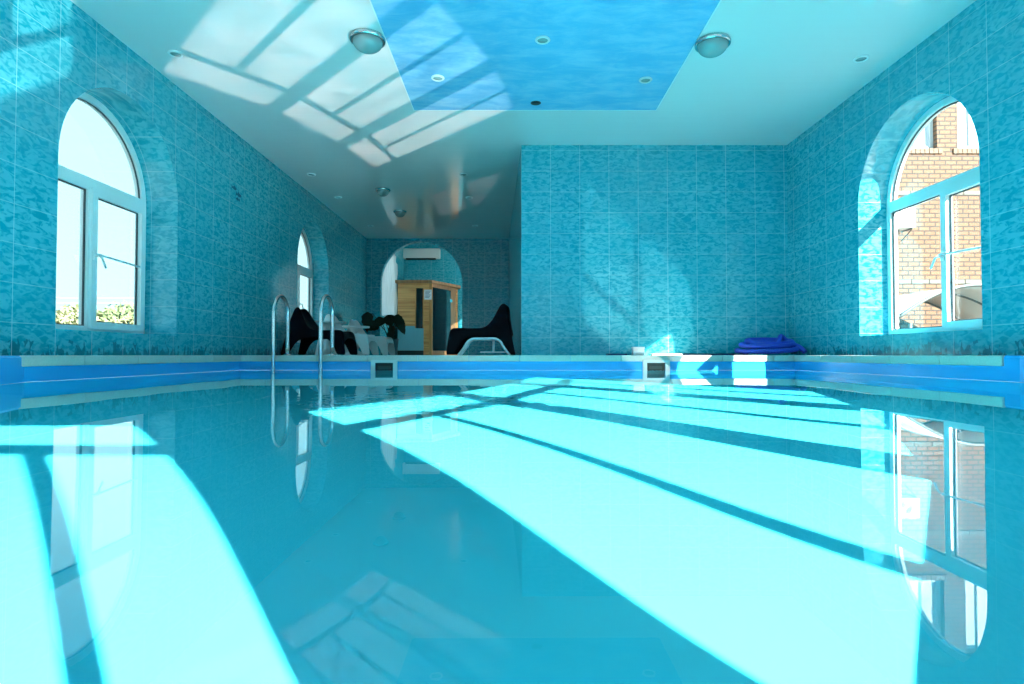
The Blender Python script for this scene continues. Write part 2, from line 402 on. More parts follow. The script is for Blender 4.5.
mir = lambda p: (2 * CXM - p[0], p[1])
pn = 1
bay_panel(pn, mir(nodes[0]), nodes[0], None); pn += 1
for i in range(6):
    op = opens.get(i)
    bay_panel(pn, nodes[i], nodes[i + 1], op); pn += 1
    bay_panel(pn, mir(nodes[i + 1]), mir(nodes[i]), (mir(op[0]), mir(op[1])) if op else None); pn += 1

# ceiling
cpl = [(XR + 0.34, 3.45)] + [p for p in nodes[:6][::-1]]
cpl = [(XL - 0.34, YB), (XR + 0.34, YB)] + cpl + [mir(p) for p in cpl[::-1]]
struct(prism('ceiling', offs(0.045, cpl), H, H + 0.1, M['ceil']))
cp = box('ceiling_panel', (-1.003, 0.7, H - 0.006), (1.476, 5.95, H + 0.01), M['sky']); struct(cp)
bm = bmesh.new()
for a, b in (((-1.012, 0.69), (-1.003, 5.96)), ((1.476, 0.69), (1.485, 5.96)), ((-1.003, 5.95), (1.476, 5.96))):
    bm_box(bm, (a[0], a[1], H - 0.009), (b[0], b[1], H + 0.005))
struct(from_bm('trim_3', bm, M['whitetrim']))

# ------------------------------------------------------------------ pool
rp = [(PR, 3.45), (2.80, 2.85), (2.60, 1.95), (2.20, 1.0), (1.56, 0.18), (1.2, -0.15), (0.30, -0.42)]
poly = [(PL, PF), (PR, PF)] + rp + [mir(p) for p in rp[::-1]]
poly = [(max(PL, x), y) for x, y in poly]; poly[-1] = (PL, 3.45)
# basin and water widened under the deck, unseen, so refracted sun reaches the floor
wpoly = [(PL, PF), (PR, PF), (PR, 3.45), (3.9, 3.3), (3.9, -1.7), (-3.4, -1.7), (-3.4, 3.3), (PL, 3.45)]
bm = bmesh.new()
top = [bm.verts.new((x, y, ZW - 0.004)) for x, y in wpoly]; bot = [bm.verts.new((x, y, ZF)) for x, y in wpoly]
n = len(wpoly)
for i in range(n): bm.faces.new((top[i], top[(i + 1) % n], bot[(i + 1) % n], bot[i]))
bm.faces.new(bot)
for f in bm.faces:
    f.normal_update()
basin = from_bm('pool_basin', bm, M['liner'], recalc=False)
bmx = bmesh.new(); bmx.from_mesh(basin.data)
c = Vector((CXM, 3.0, -0.7))
for f in bmx.faces:
    if f.normal.dot(c - f.calc_center_median()) < 0: f.normal_flip()
bmx.to_mesh(basin.data); bmx.free(); struct(basin)
bm = bmesh.new(); ins = offs(-0.006, poly); prev = None; n = len(poly)
prof_ = [(poly, ZD - 0.003), (ins, ZD - 0.012), (offs(-0.007, poly), ZW + 0.06), (offs(-0.010, poly), ZW + 0.001)]
for lp, z in prof_:
    r = [bm.verts.new((x, y, z)) for x, y in lp]
    if prev:
        for i in range(n): bm.faces.new((prev[i], prev[(i + 1) % n], r[(i + 1) % n], r[i]))
    prev = r
from_bm('waterline_band', bm, M['band'], basin)
bm = bmesh.new(); bm.faces.new([bm.verts.new((x, y, ZW)) for x, y in wpoly])
for f in bm.faces:
    f.normal_update()
    if f.normal.z < 0: f.normal_flip()
water = from_bm('pool_water', bm, M['water'], None, True, recalc=False)
tag(water, 'clear still pool water filling the blue lined pool', 'water', kind='stuff')
# deck around the pool
outer = [(XL - 0.3, 3.4), (XL - 0.3, YB + 0.3), (XR + 0.3, YB + 0.3), (XR + 0.3, 3.4), (3.2, 2.8), (3.02, 1.8), (2.62, 0.78), (1.9, -0.12), (1.47, -0.5), (0.35, -0.80)]
outer += [mir(p) for p in outer[4:][::-1]]
struct(plate('floor', [outer, offs(0.03, poly)], (0, 0, -0.094), (1, 0, 0), (0, 1, 0), 0.094 + ZD, M['deck']))
lip = plate('pool_edge', [offs(0.035, poly), offs(0.0, poly)], (0, 0, -0.094), (1, 0, 0), (0, 1, 0), 0.091, M['band'], basin)
# coping slabs: along the left, the far end and the right
def coping(name, runs):
    bm = bmesh.new()
    for (x0, y0, x1, y1, along) in runs:
        L = (x1 - x0) if along == 'x' else (y1 - y0)
        k = max(1, round(abs(L) / 0.53)); s = L / k
        for i in range(k):
            if along == 'x': bm_box(bm, (x0 + s * i + 0.0015, y0, -0.068), (x0 + s * (i + 1) - 0.0015, y1, ZD + 0.001), 0.006)
            else: bm_box(bm, (x0, y0 + s * i + 0.0015, -0.068), (x1, y0 + s * (i + 1) - 0.0015, ZD + 0.001), 0.006)
    return struct(from_bm(name, bm, M['coping']))
coping('trim_1', [(PL - 0.255, PF - 0.02, PR + 0.298, PF + 0.26, 'x')])
coping('trim_2', [(PL - 0.255, 3.36, PL + 0.02, PF - 0.02, 'y'), (PR - 0.02, 3.56, PR + 0.298, PF - 0.02, 'y')])

# ------------------------------------------------------------------ arched windows
def arched_window(no, side, a, b, sash_far, z0=ZS, zs=ZA, depth=0.27, wallx=None, stay=True):
    """side -1: left wall (glass outside at smaller X), +1: right wall"""
    X = (XL if side < 0 else XR) if wallx is None else wallx
    xo = X + side * depth
    fw = 0.055; m = (a + b) / 2; mw = 0.045; tr = 0.05
    def pl(name, loops, x, th, mat, par=None):
        # solid from x towards outside by th
        if side < 0: return plate(name, [neg(l) for l in loops], (x, 0, 0), (0, -1, 0), (0, 0, 1), th, mat, par)
        return plate(name, loops, (x, 0, 0), (0, 1, 0), (0, 0, 1), th, mat, par)
    r = (b - a) / 2
    hl = rect(a + fw, z0 + fw, m - mw / 2, zs - tr); hr = rect(m + mw / 2, z0 + fw, b - fw, zs - tr)
    hu = halfdisc(m, zs, r - fw, base=tr)
    fr = pl('window_%d' % no, [arch(a - 0.004, b + 0.004, z0, zs), hl, hr, hu], xo, 0.065, M['pvc']); struct(fr)
    hs, hf = (hr, hl) if sash_far else (hl, hr)
    # opening sash in one lower light: proud of the frame, with its own rim
    (ya, za), (yc, _), (_, zc), _ = hs
    sw = 0.058
    si = rect(ya + sw - 0.02, za + sw - 0.02, yc - sw + 0.02, zc - sw + 0.02)
    sash = pl('sash', [rect(ya - 0.022, za - 0.022, yc + 0.022, zc + 0.022), si], xo - side * 0.022, 0.06, M['pvc'], fr)
    def gasket(name, lp, x, par):
        cy = sum(p[0] for p in lp) / len(lp); cz = sum(p[1] for p in lp) / len(lp)
        inn = []
        for p in lp:
            dy, dz = p[0] - cy, p[1] - cz; l = math.hypot(dy, dz)
            inn.append((p[0] - 0.014 * (1 if dy > 0 else -1) * min(1, abs(dy) / 0.05), p[1] - 0.010 * dz / l))
        pl(name, [lp, inn], x, 0.01, M['rubber'], par)
    gasket('gasket', hf, xo + side * 0.020, fr); gasket('gasket', hu, xo + side * 0.020, fr); gasket('gasket', si, xo + side * 0.014, sash)
    pl('pane', [hf], xo + side * 0.03, 0.006, M['pane'], fr); pl('pane', [hu], xo + side * 0.03, 0.006, M['pane'], fr)
    pl('pane', [si], xo + side * 0.026, 0.006, M['pane'], sash)
    # lever handle on the mullion side of the sash
    hy = (ya if sash_far else yc); zh = (za + zc) / 2 + 0.02
    bm = bmesh.new()
    x1 = xo - side * 0.022
    bm_box(bm, (min(x1, x1 - side * 0.012), hy - 0.014, zh - 0.035), (max(x1, x1 - side * 0.012), hy + 0.014, zh + 0.035), 0.004)
    bm_tube(bm, [(x1, hy, zh), (x1 - side * 0.045, hy, zh), (x1 - side * 0.05, hy + 0.02, zh - 0.01), (x1 - side * 0.05, hy + 0.07, zh - 0.09)], 0.009, 8)
    from_bm('handle', bm, M['pvc'], sash, True)
    if stay:   # limiter arm across the open light
        tube('stay_arm', [(x1 - side * 0.02, hy + 0.02, zh + 0.015), (x1 + side * 0.012, yc - 0.03 if sash_far else ya + 0.03, zh + 0.0)], 0.009, M['palealu'], sash, 8)
    # sill board nosing
    return fr
arched_window(1, -1, *LW[0], True, depth=0.30)
arched_window(2, -1, *LW[1], True, stay=False)
arched_window(3, 1, *RW, False)
arched_window(20, -1, 13.55, 15.75, True, 0.95, 1.75, wallx=BX, stay=False)

# ------------------------------------------------------------------ motifs baked on tiles (flush glaze, part of the wall)
bm = bmesh.new()
def fish(bm, x, y, z, s, flip=1):
    pts = []
    for i in range(20):
        t = 2 * PI * i / 20
        pts.append((y + flip * s * 1.0 * math.cos(t), z + s * 0.42 * math.sin(t)))
    vs = [bm.verts.new((x, p[0], p[1])) for p in pts]; bm.faces.new(vs)
    t = [bm.verts.new((x, y - flip * s * .9, z)), bm.verts.new((x, y - flip * s * 1.6, z + s * .6)), bm.verts.new((x, y - flip * s * 1.6, z - s * .6))]; bm.faces.new(t)
    f = [bm.verts.new((x, y + flip * .3 * s, z + .35 * s)), bm.verts.new((x, y - flip * .5 * s, z + .85 * s)), bm.verts.new((x, y - flip * .4 * s, z + .3 * s))]; bm.faces.new(f)
Ym = 3.14 * F / (512 - 235); zm = (355 - 193) * Ym / F
fish(bm, XL + 0.0015, Ym - 0.05, zm + 0.05, 0.045); fish(bm, XL + 0.0015, Ym + 0.06, zm, 0.05); fish(bm, XL + 0.0015, Ym + 0.02, zm - 0.055, 0.036, -1)
g = bmesh.ops.extrude_face_region(bm, geom=list(bm.faces))
for v in [e for e in g['geom'] if isinstance(e, bmesh.types.BMVert)]: v.co.x -= 0.003
from_bm('fish_motif', bm, M['motif'], wl)

# ------------------------------------------------------------------ pool fittings
def skimmer(px0, px1, label):
    x0, x1 = (px0 - 512) * PF / F, (px1 - 512) * PF / F
    e = empty('skimmer', ((x0 + x1) / 2, PF - 0.018, ZW), 0, label, 'skimmer', 'skimmers in the far pool wall')
    w = (x1 - x0) / 2; zt = -0.052 - ZW; zb = -0.115
    plate('face_frame', [rect(-w, zb, w, zt), rect(-w + 0.042, zb + 0.035, w - 0.042, zt - 0.030)], (0, -0.006, 0), (1, 0, 0), (0, 0, 1), 0.026, M['skim'], e)
    bm = bmesh.new(); a = w - 0.043
    # flat dark plate in the mouth, its colour standing in for the shaded inside
    for lo_, hi_ in (((-a, 0.0, zb + .03), (a, 0.004, zt - .025)),):
        pass
    bm_box(bm, (-a, 0.0, zb + 0.036), (a, 0.003, zt - 0.031)); from_bm('mouth_shade_plate', bm, M['dark'], e)
    bm = bmesh.new(); bm_box(bm, (-a + 0.03, -0.010, 0.012), (a - 0.03, -0.003, 0.040), 0.002); bm_tube(bm, [(-a, -0.006, zt - 0.034), (a, -0.006, zt - 0.034)], 0.004, 6)
    o = from_bm('weir_flap', bm, simple('grey_green_flap', (0.025, 0.06, 0.055), 0.4), e)
    bm = bmesh.new()
    for sx in (-1, 1):
        bm_lathe(bm, [(0.0, 0.0), (0.006, 0.0), (0.006, 0.004), (0, 0.005)], 8)
        for v in bm.verts:
            pass
    bm.free()
    return e
skimmer(372, 398, 'white framed skimmer in the far pool wall near the ladder')
skimmer(642, 668.5, 'white framed skimmer in the far pool wall on the right, below the white box')

def ladder():
    Y0, Y1 = PF - 0.10, PF + 0.29
    e = empty('pool_ladder', (-2.31, PF, ZW), 0, 'stainless steel ladder with two curved handrails at the far left of the pool', 'ladder')
    L = e.location
    xs = [(273.2 - 512) * Y0 / F, (320.6 - 512) * Y0 / F]
    for x in xs:
        zt = (355 - 297.5) * 6.45 / F; r = (Y1 - Y0) / 2; pts = [(x, Y0, -1.25), (x, Y0, -0.6), (x, Y0, 0.0), (x, Y0, zt - r)]
        for i in range(1, 14): t = PI * i / 14; pts.append((x, Y0 + r - r * math.cos(t), zt - r + r * math.sin(t)))
        pts += [(x, Y1, zt - r), (x, Y1, 0.1), (x, Y1, ZD)]
        hr = tube('handrail', [Vector(p) - L for p in pts], 0.0225, M['chrome'], e, 14)
        lathe('floor_flange', [(0.0, 0.0), (0.045, 0.0), (0.045, 0.006), (0.028, 0.018), (0.0, 0.018)], M['chrome'], hr, 20, Vector((x, Y1, ZD)) - L)
    for k in range(3):
        z = -0.42 - 0.27 * k
        bm = bmesh.new(); bm_box(bm, Vector((xs[0] + 0.012, Y0 - 0.035, z - 0.012)) - L, Vector((xs[1] - 0.012, Y0 + 0.045, z + 0.012)) - L, 0.006)
        from_bm('step', bm, M['whitepl'], e)
ladder()

# ------------------------------------------------------------------ ceiling lights
def onceil(x, y):
    Y = H * F / (355 - y); return ((x - 512) * Y / F, Y)
def dome_lamp(x, y, label, r=0.125):
    X, Y = onceil(x, y)
    e = empty('ceiling_lamp', (X, Y, H), 0, label, 'lamp', 'dome lamps under the ceiling')
    lathe('rim', [(0.0, 0.0), (r + 0.012, 0.0), (r + 0.016, -0.012), (r + 0.012, -0.03), (r - 0.004, -0.034), (r - 0.01, -0.02), (0, -0.02)], M['chrome'], e)
    lathe('glass_dome', [(r - 0.006, -0.03)] + [((r - 0.006) * math.cos(t * PI / 2 / 10), -0.03 - 0.085 * math.sin(t * PI / 2 / 10)) for t in range(1, 11)], M['glassdome'], e)
dome_lamp(366, 34, 'round dome lamp with chrome rim left of the blue ceiling panel')
dome_lamp(715, 38, 'round dome lamp with chrome rim right of the blue ceiling panel')
dome_lamp(382, 188, 'dark dome lamp in the passage ceiling, the nearer of two', 0.10)
dome_lamp(399.5, 210, 'dark dome lamp in the passage ceiling, the farther of two', 0.10)
def downlight(x, y, label, z=H, r=0.058):
    X, Y = onceil(x, y)
    e = empty('downlight', (X, Y, z), 0, label, 'downlight', 'small round downlights')
    lathe('trim_ring', [(r * 0.72, 0.0), (r, 0.0), (r + 0.003, -0.006), (r - 0.004, -0.013), (r * 0.78, -0.014), (r * 0.72, -0.006)], M['whitetrim'], e, 28)
    lathe('lens', [(0.0, -0.009), (r * 0.74, -0.007), (r * 0.74, 0.0), (0, 0)], M['glassdome'], e, 28)
HP = H - 0.006
downlight(172, 50, 'round white downlight in the white ceiling near the left wall')
downlight(865, 55, 'round white downlight in the white ceiling near the right wall')
downlight(543, 35, 'white downlight in the middle of the blue ceiling panel', HP)
downlight(437, 74, 'white downlight in the left corner of the blue ceiling panel', HP)
downlight(647, 76, 'white downlight in the right corner of the blue ceiling panel', HP)
downlight(310, 173, 'nearest left downlight in the dim passage ceiling')
downlight(337, 196, 'second left downlight in the dim passage ceiling')
downlight(463.5, 173, 'nearest right downlight in the dim passage ceiling')
downlight(469, 196.5, 'second right downlight in the dim passage ceiling')
downlight(370, 225, 'farthest left downlight in the dim passage ceiling')
downlight(475, 225, 'farthest right downlight in the dim passage ceiling')
X, Y = onceil(536, 100)
e = empty('light_socket', (X, Y, HP), 0, 'empty black light hole at the far edge of the blue panel', 'light socket')
lathe('rim', [(0.046, 0.0), (0.052, 0.0), (0.052, -0.003), (0.046, -0.003), (0.046, 0.0)], M['rubber'], e, 24)
lathe('hole_shade_disc', [(0.0, -0.0015), (0.047, -0.0015), (0.047, 0.0), (0, 0)], M['hole'], e, 24)  # flat black disc, the shade inside the empty hole put into its colour

# ------------------------------------------------------------------ plastic easy chairs
def interp(pts, x):
    for (a, b), (c, d) in zip(pts, pts[1:]):
        if x <= c:
            t = (x - a) / (c - a); t = t * t * (3 - 2 * t) if False else t
            return b + (d - b) * t
    return pts[-1][1]
LC = 0.86
TOPP = [(0, 0.0), (0.03, 0.14), (0.075, 0.36), (0.115, 0.56), (0.128, 0.615), (0.145, 0.643), (0.165, 0.652), (0.185, 0.64), (0.205, 0.61), (0.24, 0.535), (0.28, 0.455), (0.32, 0.395),
        (0.36, 0.358), (0.42, 0.336), (0.50, 0.330), (0.60, 0.333), (0.72, 0.338), (0.775, 0.336), (0.80, 0.320), (0.815, 0.28), (0.835, 0.16), (0.86, 0.0)]
BOTP = [(0, -0.0), (0.105, 0.0), (0.14, 0.07), (0.18, 0.14), (0.23, 0.19), (0.29, 0.215), (0.40, 0.225), (0.55, 0.225), (0.62, 0.205), (0.68, 0.15), (0.72, 0.07), (0.745, 0.0), (0.86, 0.0)]
def chair_mesh():
    bm = bmesh.new()
    xs = sorted(set([p[0] for p in TOPP] + [p[0] for p in BOTP] + [0.015, 0.05, 0.09, 0.16, 0.26, 0.46, 0.66, 0.70]))
    ywid = lambda x, z: (0.285 if z < 0.33 else 0.285 - 0.145 * min(1, (z - 0.33) / 0.32) ** 1.1) + 0.03 * max(0, (0.30 - z)) / 0.30
    tops = {}
    NR = 5
    for s in (-1, 1):
        prev = None
        for x in xs:
            zt, zb = interp(TOPP, x), min(interp(BOTP, x), interp(TOPP, x))
            row = []
            for k in range(NR + 1):
                z = zb + (zt - zb) * k / NR
                row.append(bm.verts.new((x, s * ywid(x, z), z)))
            tops[(s, x)] = row
            if prev:
                for k in range(NR):
                    q = [prev[k], row[k], row[k + 1], prev[k + 1]]
                    bm.faces.new(q if s < 0 else q[::-1])
            prev = row
    # seat and back: one sheet slung between the two sides
    NC = 8; prev = None
    for x in [x for x in xs if 0.115 <= x <= 0.815]:
        a, b = tops[(-1, x)][-1], tops[(1, x)][-1]
        bk = max(0, min(1, (a.co.z - 0.335) / 0.3))
        sag = 0.045 * (1 - bk) + 0.03 * bk
        row = [a]
        for k in range(1, NC):
            t = k / NC; w = 4 * t * (1 - t)
            row.append(bm.verts.new(a.co.lerp(b.co, t) + Vector((-0.05 * w * bk, 0, -sag * w))))
        row.append(b)
        if prev:
            for k in range(NC): bm.faces.new((prev[k], row[k], row[k + 1], prev[k + 1]))
        else: first = row
        prev = row
    last = prev
    # rear face of the back, from the top down to 0.24
    pr = first
    for x in [0.09, 0.075, 0.05]:
        a, b = tops[(-1, x)][-1], tops[(1, x)][-1]
        row = [a] + [bm.verts.new(a.co.lerp(b.co, k / NC) + Vector((-0.02 * 4 * (k / NC) * (1 - k / NC), 0, 0))) for k in range(1, NC)] + [b]
        for k in range(NC): bm.faces.new((row[k], pr[k], pr[k + 1], row[k + 1]))
        pr = row
    # front apron
    a, b = tops[(-1, 0.835)][-1], tops[(1, 0.835)][-1]
    row = [a] + [bm.verts.new(a.co.lerp(b.co, k / NC) + Vector((0, 0, 0.075 * 4 * (k / NC) * (1 - k / NC)))) for k in range(1, NC)] + [b]
    for k in range(NC): bm.faces.new((last[k], row[k], row[k + 1], last[k + 1]))
    bmesh.ops.remove_doubles(bm, verts=bm.verts, dist=1e-4)
    bmesh.ops.recalc_face_normals(bm, faces=bm.faces)
    me = bpy.data.meshes.new('plastic_chair'); bm.to_mesh(me); bm.free()
    for p in me.polygons: p.use_smooth = True
    return me
def chair(mat, x, y, rz, label, sc=1.0):
    me = chair_mesh(); o = link('plastic_chair', me, mat)
    o.location = (x, y, ZD + 0.004); o.rotation_euler = (0, 0, rz); o.scale = (sc, sc, sc)
    md = o.modifiers.new('thick', 'SOLIDIFY'); md.thickness = 0.018; md.offset = 0
    md2 = o.modifiers.new('soft', 'SUBSURF'); md2.levels = 1; md2.render_levels = 2
    return tag(o, label, 'chair', 'moulded plastic easy chairs')
chair(M['black'], -3.06, 8.05, 0.0, 'black plastic easy chair behind the pool ladder, facing right')
chair(M['whitepl'], -3.06, 9.38, 0.0, 'white plastic easy chair beside the black chair, nearer of the two white ones')
chair(M['whitepl'], -3.06, 10.75, 0.0, 'white plastic easy chair next to the plant, farther of the two white ones')
chair(M['black'], 0.045, 7.50, PI, 'black plastic easy chair facing left beside the passage corner')

# low tubular frame in front of the right-hand chair
e = empty('frame_stool', (-0.325, 6.83, ZD), 0, 'pale tubular low stool in front of the black chair by the passage corner', 'stool')
def hoop(y, w0, w1, h, r, par, nm):
    pts = [(-w0, y, 0)]
    for i in range(9):
        t = PI / 2 * i / 8; pts.append((-w1 + 0.08 - 0.08 * math.cos(t) - (w0 - w1 - 0.0) * 0.25 * (1 - i / 8), y, h - 0.08 + 0.08 * math.sin(t)))
    for i in range(9):
        t = PI / 2 * (1 - i / 8); pts.append((w1 - 0.08 + 0.08 * math.cos(t) + (w0 - w1) * 0.25 * (i / 8), y, h - 0.08 + 0.08 * math.sin(t)))
    pts.append((w0, y, 0)); tube(nm, pts, r, M['palealu'], par, 10)
hoop(-0.03, 0.300, 0.185, 0.195, 0.014, e, 'leg_hoop'); hoop(0.24, 0.295, 0.18, 0.195, 0.014, e, 'leg_hoop')
bm = bmesh.new(); bm_box(bm, (-0.16, -0.03, 0.178), (0.16, 0.24, 0.196), 0.006); from_bm('seat', bm, M['palealu'], e)
bm = bmesh.new(); bm_box(bm, (-0.05, 0.03, 0.03), (0.26, 0.2, 0.045), 0.005); from_bm('foot_rest', bm, M['palealu'], e)
bm = bmesh.new(); bm_tube(bm, [(0.105, 0.11, 0.04), (0.105, 0.11, 0.18)], 0.014, 10); from_bm('post', bm, M['palealu'], e, True)

# small round tables between the chairs
def table(x, y, r, h, label):
    e = empty('side_table', (x, y, ZD), 0, label, 'table', 'small white round tables')
    lathe('table_top', [(0, h - 0.012), (r - 0.03, h - 0.022), (r - 0.01, h - 0.03), (r, h - 0.018), (r - 0.004, h), (0, h)], M['whitepl'], e, 40)
    lathe('pedestal', [(0, h - 0.015), (0.10, h - 0.02), (0.045, h - 0.10), (0.03, h * 0.5), (0.05, 0.1), (0.17, 0.02), (0.18, 0.0), (0, 0)], M['whitepl'], e, 32)
table(-2.74, 8.72, 0.26, 0.50, 'small white round table beside the black chair near the ladder')
table(-2.72, 10.08, 0.26, 0.50, 'small white round table between the two white chairs')

# ------------------------------------------------------------------ potted plant
def leaf_bm(bm, base, d, up, L, W, cup=0.15, notch=True):
    d = Vector(d).normalized(); s = d.cross(Vector(up)).normalized(); nn = s.cross(d)
    N = 8; rows = []
    for i in range(N + 1):
        t = i / N
        w = W * (math.sin(PI * min(1, t ** 0.62)) ** 0.8 if 0 < t < 1 else 0.0)
        back = -0.12 * L if (notch and i == 1) else 0
        row = []
        for k in range(-3, 4):
            q = k / 3
            off = -abs(q) * 0.16 * L * (1 - t) if notch else 0
            jag = 1.0 - (0.16 if (i % 2 and abs(k) == 3) else 0)
            row.append(bm.verts.new(Vector(base) + d * (t * L + off) + s * (q * w * jag) + nn * (-cup * L * (t * t) + 0.10 * W * q * q)))
        rows.append(row)
    for a, b in zip(rows, rows[1:]):
        for k in range(6): bm.faces.new((a[k], a[k + 1], b[k + 1], b[k]))
def plant():
    P = Vector((-2.42, 11.6, ZD))
    e = empty('potted_plant', P, 0, 'dark green plant with large lobed leaves behind the white chairs', 'plant')
    lathe('pot', [(0, 0), (0.13, 0), (0.17, 0.30), (0.18, 0.32), (0.165, 0.32), (0.155, 0.28), (0, 0.28)], M['pot'], e, 32)
    lathe('soil', [(0, 0.27), (0.157, 0.281), (0.157, 0.285), (0, 0.29)], M['soil'], e, 24)
    # leaf tips taken as (x offset, height, direction)
    spec = [((-0.42, -0.10, 0.80), (0.0, -0.25, -1), 0.36, 0.125), ((-0.12, -0.12, 0.70), (-0.75, -0.4, -0.6), 0.26, 0.11), ((-0.02, -0.1, 0.76), (0.3, -0.5, -0.6), 0.27, 0.12),
            ((0.10, -0.06, 0.74), (0.9, -0.3, -0.5), 0.26, 0.11), ((0.20, -0.06, 0.64), (0.5, -0.3, -1.0), 0.26, 0.09), ((0.06, -0.16, 0.55), (0.1, -0.4, -1.0), 0.30, 0.075),
            ((-0.22, -0.12, 0.58), (-0.8, -0.3, -0.35), 0.22, 0.09), ((-0.06, 0.1, 0.72), (-0.2, 0.8, -0.3), 0.24, 0.11), ((0.12, 0.12, 0.66), (0.6, 0.8, -0.3), 0.22, 0.1), ((0.02, -0.14, 0.44), (0.15, -0.3, -1), 0.26, 0.06), ((-0.3, 0.05, 0.62), (-0.8, 0.3, -0.3), 0.22, 0.1)]
    for b, d, L, W in spec:
        st = tube('stem', [(0.02 * (1 if b[0] > 0 else -1), 0, 0.27), (b[0] * 0.3, b[1] * 0.3, 0.27 + (b[2] - 0.27) * 0.6), (b[0] * 0.8, b[1] * 0.8, b[2] + 0.02), b], [0.009, 0.008, 0.007, 0.006], M['leaf'], e, 6)
        bm = bmesh.new(); leaf_bm(bm, b, d, (0, -1, 0.35), L, W)
        o = from_bm('leaf', bm, M['leaf'], e, True)
        o.modifiers.new('thick', 'SOLIDIFY').thickness = 0.003
plant()

# ------------------------------------------------------------------ sauna cabin in the room behind
def at(px, py, Y): return ((px - 512) * Y / F, Y, (355 - py) * Y / F)
def sauna():
    Ya = 15.3
    x0, x1 = at(397.5, 0, Ya)[0], at(431, 0, Ya)[0]
    Yc = 16.5; x2 = at(457, 0, Yc)[0]
    ht = (355 - 283) * Ya / F
    e = empty('sauna_cabin', ((x0 + x1) / 2, Ya, ZD), 0, 'corner sauna cabin of cedar boards with a dark glass door behind the arched opening', 'sauna')
    L = Vector(e.location)
    xw0, xw1 = at(415, 0, Ya)[0], at(423.5, 0, Ya)[0]
    zl = (355 - 326) * Ya / F; zt = (355 - 288) * Ya / F
    b = lambda nm, lo_, hi_, m, par=e, bev=0.004: box(nm, Vector(lo_) - L, Vector(hi_) - L, m, par, bev)
    b('board_panel', (x0, Ya, zl), (xw0, Ya + 0.05, ht), M['wood'])
    b('board_panel', (xw0, Ya, zt), (xw1, Ya + 0.05, ht), M['wood'])
    b('lower_panel', (x0, Ya - 0.004, ZD + 0.12), (xw0 - 0.005, Ya + 0.05, zl), M['palepanel'])
    b('lower_panel', (xw0, Ya - 0.012, ZD + 0.12), (xw1, Ya + 0.05, zl - 0.06), M['palepanel'])
    b('plinth', (x0, Ya + 0.01, ZD), (x1, Ya + 0.06, ZD + 0.12), M['dark'])
    wf = b('window', (xw0 + 0.02, Ya + 0.012, zl - 0.06), (xw1 - 0.02, Ya + 0.03, zt), M['darkglass'])
    b('window_bead', (xw0, Ya - 0.008, zl - 0.06), (xw0 + 0.022, Ya + 0.04, zt), M['woodv'], wf)
    b('window_bead', (xw1 - 0.022, Ya - 0.008, zl - 0.06), (xw1, Ya + 0.04, zt), M['woodv'], wf)
    b('board_panel', (xw1, Ya, ZD), (x1 - 0.05, Ya + 0.05, ht), M['wood'])
    b('corner_post', (x1 - 0.05, Ya - 0.012, ZD), (x1 + 0.03, Ya + 0.06, ht), M['woodv'])
    # angled glazed side
    p0 = Vector((x1 + 0.03, Ya + 0.02, 0)); p1 = Vector((x2, Yc, 0)); d = (p1 - p0); W = d.length; d.normalize()
    def pan(nm, u0, u1, z0, z1, th, off, m, par=e):
        nrm = Vector((d.y, -d.x, 0))
        return plate(nm, [rect(u0, z0, u1, z1)], p0 - L + nrm * off, d, (0, 0, 1), -th, m, par)
    door = pan('glass_door', 0.02, W * 0.74, ZD + 0.12, ht - 0.10, 0.012, 0.0, M['darkglass'])
    pan('door_hinge', W * 0.70, W * 0.80, ht - 0.42, ht - 0.34, 0.03, 0.012, M['chrome'], door)
    pan('door_hinge', W * 0.70, W * 0.80, 0.36, 0.44, 0.03, 0.012, M['chrome'], door)
    pan('jamb_post', W * 0.76, W * 0.97, ZD, ht, 0.06, 0.006, M['woodd'])
    pan('header', 0.0, W, ht - 0.10, ht, 0.06, 0.003, M['woodd'])
    pan('threshold', 0.0, W, ZD, ZD + 0.12, 0.06, 0.003, M['woodd'])
    # roof board with an overhang
    poly_ = [(x0 - 0.06, Ya - 0.07), (x1 + 0.03, Ya - 0.07), (x2 + 0.10, Yc - 0.03), (x2 + 0.06, Yc + 0.25), (x0 - 0.02, Yc + 0.25)]
    prism('roof', [(x - L.x, y - L.y) for x, y in poly_], ht - L.z, ht + 0.075 - L.z, M['woodd'], e)
    b('side_panel', (x0 - 0.01, Ya + 0.05, ZD), (x0 + 0.03, Yc + 0.2, ht), M['wood'])
    b('rear_panel', (x0, Yc + 0.16, ZD), (x2, Yc + 0.2, ht), M['wood'])
    # notice taped on the post
    X0, _, Z1 = at(424, 289.5, Ya - 0.02); X1, _, Z0 = at(431.5, 299.5, Ya - 0.02)
    n = empty('paper_notice', ((X0 + X1) / 2, Ya - 0.016, Z0), 0, 'white sheet of printed paper taped to the sauna post', 'notice')
    box('sheet', (X0 - (X0 + X1) / 2, -0.001, 0), (X1 - (X0 + X1) / 2, 0.003, Z1 - Z0), M['paper'], n)
    bm = bmesh.new(); w = (X1 - X0)
    for k in range(6):
        z = (Z1 - Z0) * (0.85 - 0.13 * k); bm_box(bm, (-w * 0.38, -0.002, z - 0.006), (w * (0.38 - 0.1 * (k % 3)), -0.0008, z + 0.006))
    from_bm('print', bm, M['ink'], n)
sauna()
